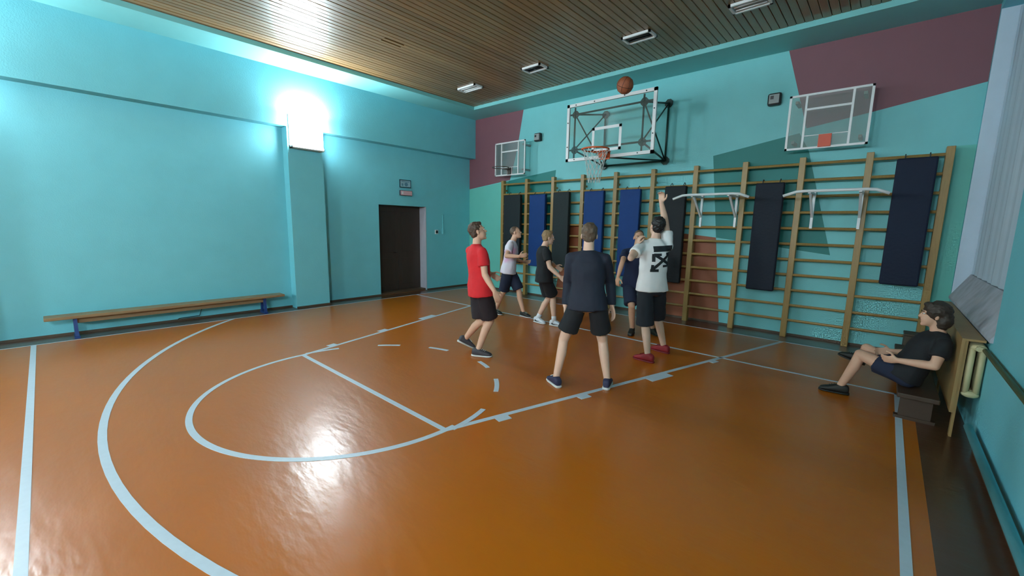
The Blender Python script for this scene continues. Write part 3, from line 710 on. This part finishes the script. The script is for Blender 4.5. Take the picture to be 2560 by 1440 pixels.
    link('shorts', bake(bm, 'shorts', .011, 4, (.008, 8)), shorts, t)
    # --- shoes
    for k in ('L', 'R'):
        A = P['ank' + k]; d = V((*P['toe' + k].xy, 0)).normalized(); la = up.cross(d); zz = A.z - .085 * s
        pitch = math.asin(min(.8, max(0, zz) / .17)) if zz > .02 else 0.0
        if airborne == k: pitch = -.25
        R_ = Matrix.Rotation(pitch, 3, la); o_ = A
        def fp(x_, y_, z_): return o_ + R_ @ (d * x_ * s + la * y_ * s + up * (z_ - .085) * s)
        def row(x_, wd, z0, z1, n=16, e=.7):
            pts = []
            for q in range(n):
                a = 2 * math.pi * q / n; cx, sx = math.cos(a), math.sin(a)
                pts.append(fp(x_, wd * math.copysign(abs(cx) ** e, cx), (z0 + z1) / 2 + (z1 - z0) / 2 * math.copysign(abs(sx) ** e, sx)))
            return pts
        bm = bmesh.new()
        loft(bm, [row(-.082, .020, .030, .075), row(-.074, .034, .020, .100), (row(-.04, .041, .018, .115)), row(.0, .043, .018, .115), row(.045, .043, .018, .098), row(.09, .045, .018, .080), row(.135, .045, .018, .066), row(.165, .038, .018, .055), row(.183, .022, .020, .042)])
        so_ = link('shoe', bake(bm, 'shoe', .007, 3), shoe, t)
        bm = bmesh.new()
        for_rows = [row(-.088, .018, 0, .026), row(-.076, .038, 0, .028), row(-.02, .044, 0, .026), row(.05, .045, 0, .024), row(.12, .050, 0, .024), row(.165, .042, .002, .026), row(.19, .020, .006, .028)]
        loft(bm, for_rows); from_bm('sole', bm, sole, so_, smooth=True)
        bm = bmesh.new()
        for xx in (.055, .075, .095): tube(bm, [fp(xx, -.022, .100 - (xx - .05) * .42), fp(xx, 0, .107 - (xx - .05) * .42), fp(xx, .022, .100 - (xx - .05) * .42)], .0035 * s, 6)
        from_bm('laces', bm, sole, so_)
        if sock: 
            bm = bmesh.new(); K = P['kne' + k]; dA = (K - A).normalized(); a, b = frame_of(dA); loft(bm, [ring(A + dA * q, a * r_ * s, b * r_ * s, 14) for q, r_ in ((-.02, .044), (.05, .043), (.085, .046))]); from_bm('sock', bm, sock, t, smooth=True)
        if swoosh:
            bm = bmesh.new(); sd = -1 if k == 'R' else 1
            for face in (-1, 1):
                up_ = [(.10, .052), (.06, .046), (.02, .042), (-.005, .046), (-.02, .058), (-.015, .064)]; lo = [(.0, .036), (.02, .034), (.05, .040)]
                poly = [(.115, .060), (.06, .049), (.015, .047), (-.005, .056), (-.012, .066), (-.028, .054), (-.022, .040), (.0, .033), (.025, .034), (.06, .042)]
                prism(bm, [fp(x_, face * .0445, z_) for x_, z_ in poly], la * face * .004)
            from_bm('side_mark', bm, M_BLACK, so_)
    if print_fn: print_fn(so, sme, P, s, sn, fw, lf, TL)
    return t

SKIN = mat('fair_skin', (214, 168, 142), .55, .05, 12); SKIN2 = mat('pale_skin', (222, 180, 156), .55, .05, 12); SKIN3 = mat('tan_skin', (198, 152, 124), .55, .05, 12)
H_BROWN = mat('brown_hair', (74, 54, 42), .6, .25, 40); H_DARK = mat('black_hair', (20, 17, 18), .55, .2, 40); H_LIGHT = mat('fair_hair', (150, 122, 88), .6, .2, 40); H_MID = mat('chestnut_hair', (92, 72, 58), .6, .2, 40); H_LONGB = mat('dark_brown_hair', (54, 42, 34), .6, .2, 40)
C_RED = mat('red_tshirt_cotton', (206, 32, 40), .85, .06, 10); C_BLACK = mat('black_cotton', (20, 20, 25), .85, .08, 10); C_BLKR = mat('black_red_shorts_cotton', (30, 16, 22), .85, .06, 10)
C_WHITE = mat('white_cotton', (246, 249, 251), .85, .03, 10); C_NAVY = mat('navy_jersey', (24, 28, 44), .8, .08, 10); C_NAVYS = mat('navy_shorts_cotton', (24, 32, 56), .85, .06, 10); C_SLATE = mat('charcoal_shorts', (30, 34, 42), .85, .06, 10); C_DEEP = mat('dark_blue_tshirt', (18, 28, 60), .85, .06, 10)
def tie_dye():
    m = mat('white_tshirt_pink_wash', (226, 222, 236), .85, .03, 8); nt = m.node_tree; N = nt.nodes; L = nt.links; b = N['Principled BSDF']
    nz = N.new('ShaderNodeTexNoise'); nz.inputs['Scale'].default_value = 4.5; cr = N.new('ShaderNodeValToRGB'); cr.color_ramp.elements[0].position = .5; cr.color_ramp.elements[1].position = .72
    cr.color_ramp.elements[0].color = lin((226, 224, 238)); cr.color_ramp.elements[1].color = lin((222, 170, 208))
    tc = N.new('ShaderNodeTexCoord'); L.new(tc.outputs['Object'], nz.inputs['Vector']); L.new(nz.outputs['Fac'], cr.inputs[0]); L.new(cr.outputs[0], b.inputs['Base Color']); return m
C_PINK = tie_dye()
S_GREY = mat('dark_grey_trainer', (62, 58, 64), .7, .15, 30); S_WHITE = mat('white_trainer_leather', (214, 222, 232), .45, .02); S_NAVY = mat('navy_trainer_mesh', (42, 42, 70), .7, .12, 30); S_RED = mat('dark_red_trainer', (140, 26, 36), .65, .08, 20); S_BLACK = mat('black_trainer', (26, 26, 24), .6, .08, 20)
SO_W = mat('white_rubber_sole', (206, 206, 204), .6); SO_R = mat('red_rubber_sole', (120, 22, 30), .6); SO_B = mat('black_rubber_sole', (24, 24, 24), .6); C_SOCK = mat('white_sock', (220, 226, 232), .9)

def shirt_print(so, sme, P, s, sn, fw, lf, TL):
    """black crossed-arrow graphic with a bar, laid on the back of the shirt"""
    bvh = BVHTree.FromPolygons([v.co for v in sme.vertices], [p.vertices[:] for p in sme.polygons])
    back = -fw(.7); right = -lf(.7)
    def put(u_, v_):
        o = P['pel'] + sn * TL * v_ + right * u_ * s + back * .5
        h = bvh.ray_cast(o, -back); return (h[0] + back * .005) if h[0] is not None else None
    bm = bmesh.new()
    def strip(p, q, wd, n=14):
        p = V((*p, 0)); q = V((*q, 0)); d = (q - p); nn = V((-d.y, d.x, 0)).normalized() * wd / 2; rows = []
        for i in range(n + 1):
            c = p.lerp(q, i / n); r_ = []
            for j in range(4):
                z = c + nn * (j / 1.5 - 1); x_ = put(z.x, z.y / TL); r_.append(bm.verts.new(x_) if x_ is not None else None)
            rows.append(r_)
        for i in range(n):
            for j in range(3):
                f = (rows[i][j], rows[i + 1][j], rows[i + 1][j + 1], rows[i][j + 1])
                if all(f): bm.faces.new(f)
    B = .40                                       # metres up the spine of the graphic's centre
    G = 1.35
    def bar(p, q, wd): strip((p[0] * G, B + p[1] * G), (q[0] * G, B + q[1] * G), wd * G)
    bar((-.05, .075), (.15, .085), .055)
    bar((-.035, .02), (.125, -.075), .028); bar((.12, .035), (-.055, -.125), .028)
    bar((-.045, .03), (-.045, -.045), .030); bar((-.045, .022), (.03, .022), .024)
    bar((-.07, -.13), (.01, -.13), .026); bar((-.055, -.135), (-.05, -.075), .026)
    bar((.12, -.02), (.125, -.09), .024); bar((.05, -.088), (.135, -.082), .022); bar((.075, .03), (.125, .04), .022); bar((.12, .04), (.12, -.015), .020)
    from_bm('back_print', bm, mat('black_print_ink', (28, 32, 36), .7), so)

POSE = {
    'red': (1.78,
     (0.301, 0.954, 0.0), (0.301, 0.954, 0.0), (5.027, -4.398, 0.936), (4.993, -4.433, 1.463), (4.987, -4.419, 1.635),
     (4.814, -4.377, 1.407), (4.946, -4.281, 1.161), (4.876, -4.057, 1.064), (4.93, -4.004, 1.015), (4.935, -4.369, 0.906), (5.008, -4.361, 0.465), (4.701, -4.354, 0.168), (0.447, 0.894, 0.0),
     (5.173, -4.49, 1.407), (5.215, -4.498, 1.115), (5.385, -4.497, 0.926), (5.41, -4.473, 0.843), (5.119, -4.427, 0.906), (5.11, -4.287, 0.481), (5.019, -4.419, 0.085), (0.862, 0.507, 0.0)),
    'pink': (1.72,
     (0.862, 0.507, 0.0), (0.862, 0.507, 0.0), (3.601, -2.277, 0.923), (3.645, -2.237, 1.43), (3.687, -2.206, 1.589),
     (3.553, -2.08, 1.376), (3.517, -2.039, 1.096), (3.564, -1.813, 1.01), (3.632, -1.755, 1.012), (3.554, -2.196, 0.893), (3.753, -2.144, 0.495), (3.877, -2.139, 0.085), (0.991, -0.131, 0.0),
     (3.737, -2.394, 1.376), (3.815, -2.582, 1.177), (4.045, -2.495, 1.181), (4.111, -2.438, 1.201), (3.649, -2.357, 0.893), (3.52, -2.321, 0.467), (3.331, -2.333, 0.085), (0.983, -0.182, 0.0)),
    'black': (1.74,
     (0.6, 0.8, 0.0), (0.6, 0.8, 0.0), (4.56, -2.429, 0.893), (4.544, -2.442, 1.373), (4.591, -2.396, 1.529),
     (4.397, -2.331, 1.319), (4.491, -2.175, 1.096), (4.443, -1.948, 1.007), (4.506, -1.902, 0.961), (4.485, -2.372, 0.863), (4.522, -2.216, 0.457), (4.366, -2.326, 0.085), (0.988, -0.153, 0.0),
     (4.691, -2.552, 1.319), (4.798, -2.594, 1.054), (5.002, -2.579, 0.913), (5.059, -2.538, 0.857), (4.636, -2.486, 0.863), (4.642, -2.257, 0.49), (4.723, -2.317, 0.085), (0.993, 0.118, 0.0)),
    'navy': (1.78,
     (-0.503, 0.865, 0.0), (-0.503, 0.865, 0.0), (6.617, -4.357, 0.947), (6.605, -4.364, 1.468), (6.589, -4.336, 1.638),
     (6.442, -4.459, 1.413), (6.381, -4.385, 1.134), (6.391, -4.436, 0.885), (6.396, -4.433, 0.795), (6.534, -4.405, 0.917), (6.375, -4.422, 0.499), (6.366, -4.526, 0.085), (-0.874, 0.486, 0.0),
     (6.767, -4.27, 1.413), (6.747, -4.137, 1.15), (6.799, -4.162, 0.902), (6.818, -4.152, 0.814), (6.701, -4.308, 0.917), (6.701, -4.149, 0.499), (6.8, -4.182, 0.085), (-0.362, 0.932, 0.0)),
    'defender': (1.75,
     (0.548, -0.837, 0.0), (0.548, -0.837, 0.0), (5.876, -1.708, 0.854), (5.881, -1.706, 1.398), (5.91, -1.72, 1.565),
     (6.035, -1.604, 1.343), (6.14, -1.831, 1.196), (6.258, -2.005, 1.061), (6.269, -2.001, 0.972), (5.955, -1.656, 0.824), (6.171, -1.771, 0.458), (6.187, -1.578, 0.085), (0.8, -0.6, 0.0),
     (5.726, -1.807, 1.343), (5.808, -2.034, 1.183), (5.798, -2.134, 0.954), (5.792, -2.137, 0.864), (5.796, -1.76, 0.824), (5.978, -1.966, 0.481), (5.943, -1.83, 0.085), (0.301, -0.954, 0.0)),
    'shooter': (1.86,
     (-0.8, 0.6, 0.0), (-0.751, 0.661, 0.0), (6.624, -2.756, 0.954), (6.62, -2.758, 1.564), (6.625, -2.721, 1.741),
     (6.49, -2.905, 1.506), (6.497, -3.168, 1.344), (6.467, -2.958, 1.504), (6.492, -2.946, 1.59), (6.563, -2.837, 0.924), (6.588, -2.816, 0.457), (6.737, -3.013, 0.085), (-0.995, 0.105, 0.0),
     (6.75, -2.61, 1.506), (6.671, -2.572, 1.801), (6.612, -2.612, 2.057), (6.611, -2.613, 2.147), (6.684, -2.675, 0.924), (6.597, -2.47, 0.512), (6.725, -2.46, 0.085), (-0.976, 0.217, 0.0)),
    'sitter': (1.68,
     (-0.993, -0.119, 0.0), (-0.993, -0.119, 0.0), (9.17, -2.68, 0.4), (9.356, -2.689, 0.82), (9.306, -2.692, 0.975),
     (9.377, -2.866, 0.767), (9.33, -2.96, 0.56), (9.1, -2.86, 0.535), (9.01, -2.82, 0.52), (9.181, -2.771, 0.37), (8.819, -2.575, 0.468), (8.692, -2.566, 0.085), (-0.995, -0.1, 0.0),
     (9.335, -2.513, 0.767), (9.27, -2.45, 0.54), (9.05, -2.52, 0.54), (8.97, -2.55, 0.53), (9.159, -2.589, 0.37), (8.86, -2.33, 0.49), (8.8, -1.97, 0.31), (-0.995, 0.1, 0.0)),
}

person(POSE['red'], 'person in red t-shirt and black shorts stepping with chin raised', SKIN, H_BROWN, C_RED, C_BLKR, S_GREY, SO_W, face_up=.35, hem=.12, short_t=.9, face_dir=(.62, .78))
person(POSE['pink'], 'person in white pink-washed t-shirt and navy shorts running under corner mats', SKIN, H_MID, C_PINK, C_NAVYS, S_BLACK, SO_W, face_up=.3, hem=.10, short_t=.95, hair_style='buzz')
person(POSE['black'], 'fair-haired person in all black with white trainers, arms hanging', SKIN2, H_LIGHT, C_BLACK, C_BLACK, S_WHITE, SO_W, hem=.12, short_t=.85, sock=C_SOCK, swoosh=True)
person(POSE['navy'], 'person seen from behind in dark long-sleeved top, legs wide apart', SKIN2, H_MID, C_NAVY, C_BLACK, S_NAVY, SO_W, long_sleeve=True, hem=.08, short_t=.72)
person(POSE['defender'], 'person in dark blue t-shirt facing camera, half hidden by the shooter', SKIN3, H_MID, C_DEEP, C_NAVYS, S_BLACK, SO_B, hem=.10, short_t=.9, hair_style='buzz')
person(POSE['shooter'], 'person in white printed t-shirt and red trainers with arm raised after shooting', SKIN2, H_DARK, C_WHITE, C_SLATE, S_RED, SO_R, hem=.06, short_t=1.06, print_fn=shirt_print, face_up=.25, curl=.75)
person(POSE['sitter'], 'long-haired person in dark clothes sitting on low bench, legs stretched', SKIN, H_LONGB, C_BLACK, C_NAVYS, S_BLACK, SO_B, hem=.05, short_t=.6, hair_style='long', face_up=.1, airborne='R')
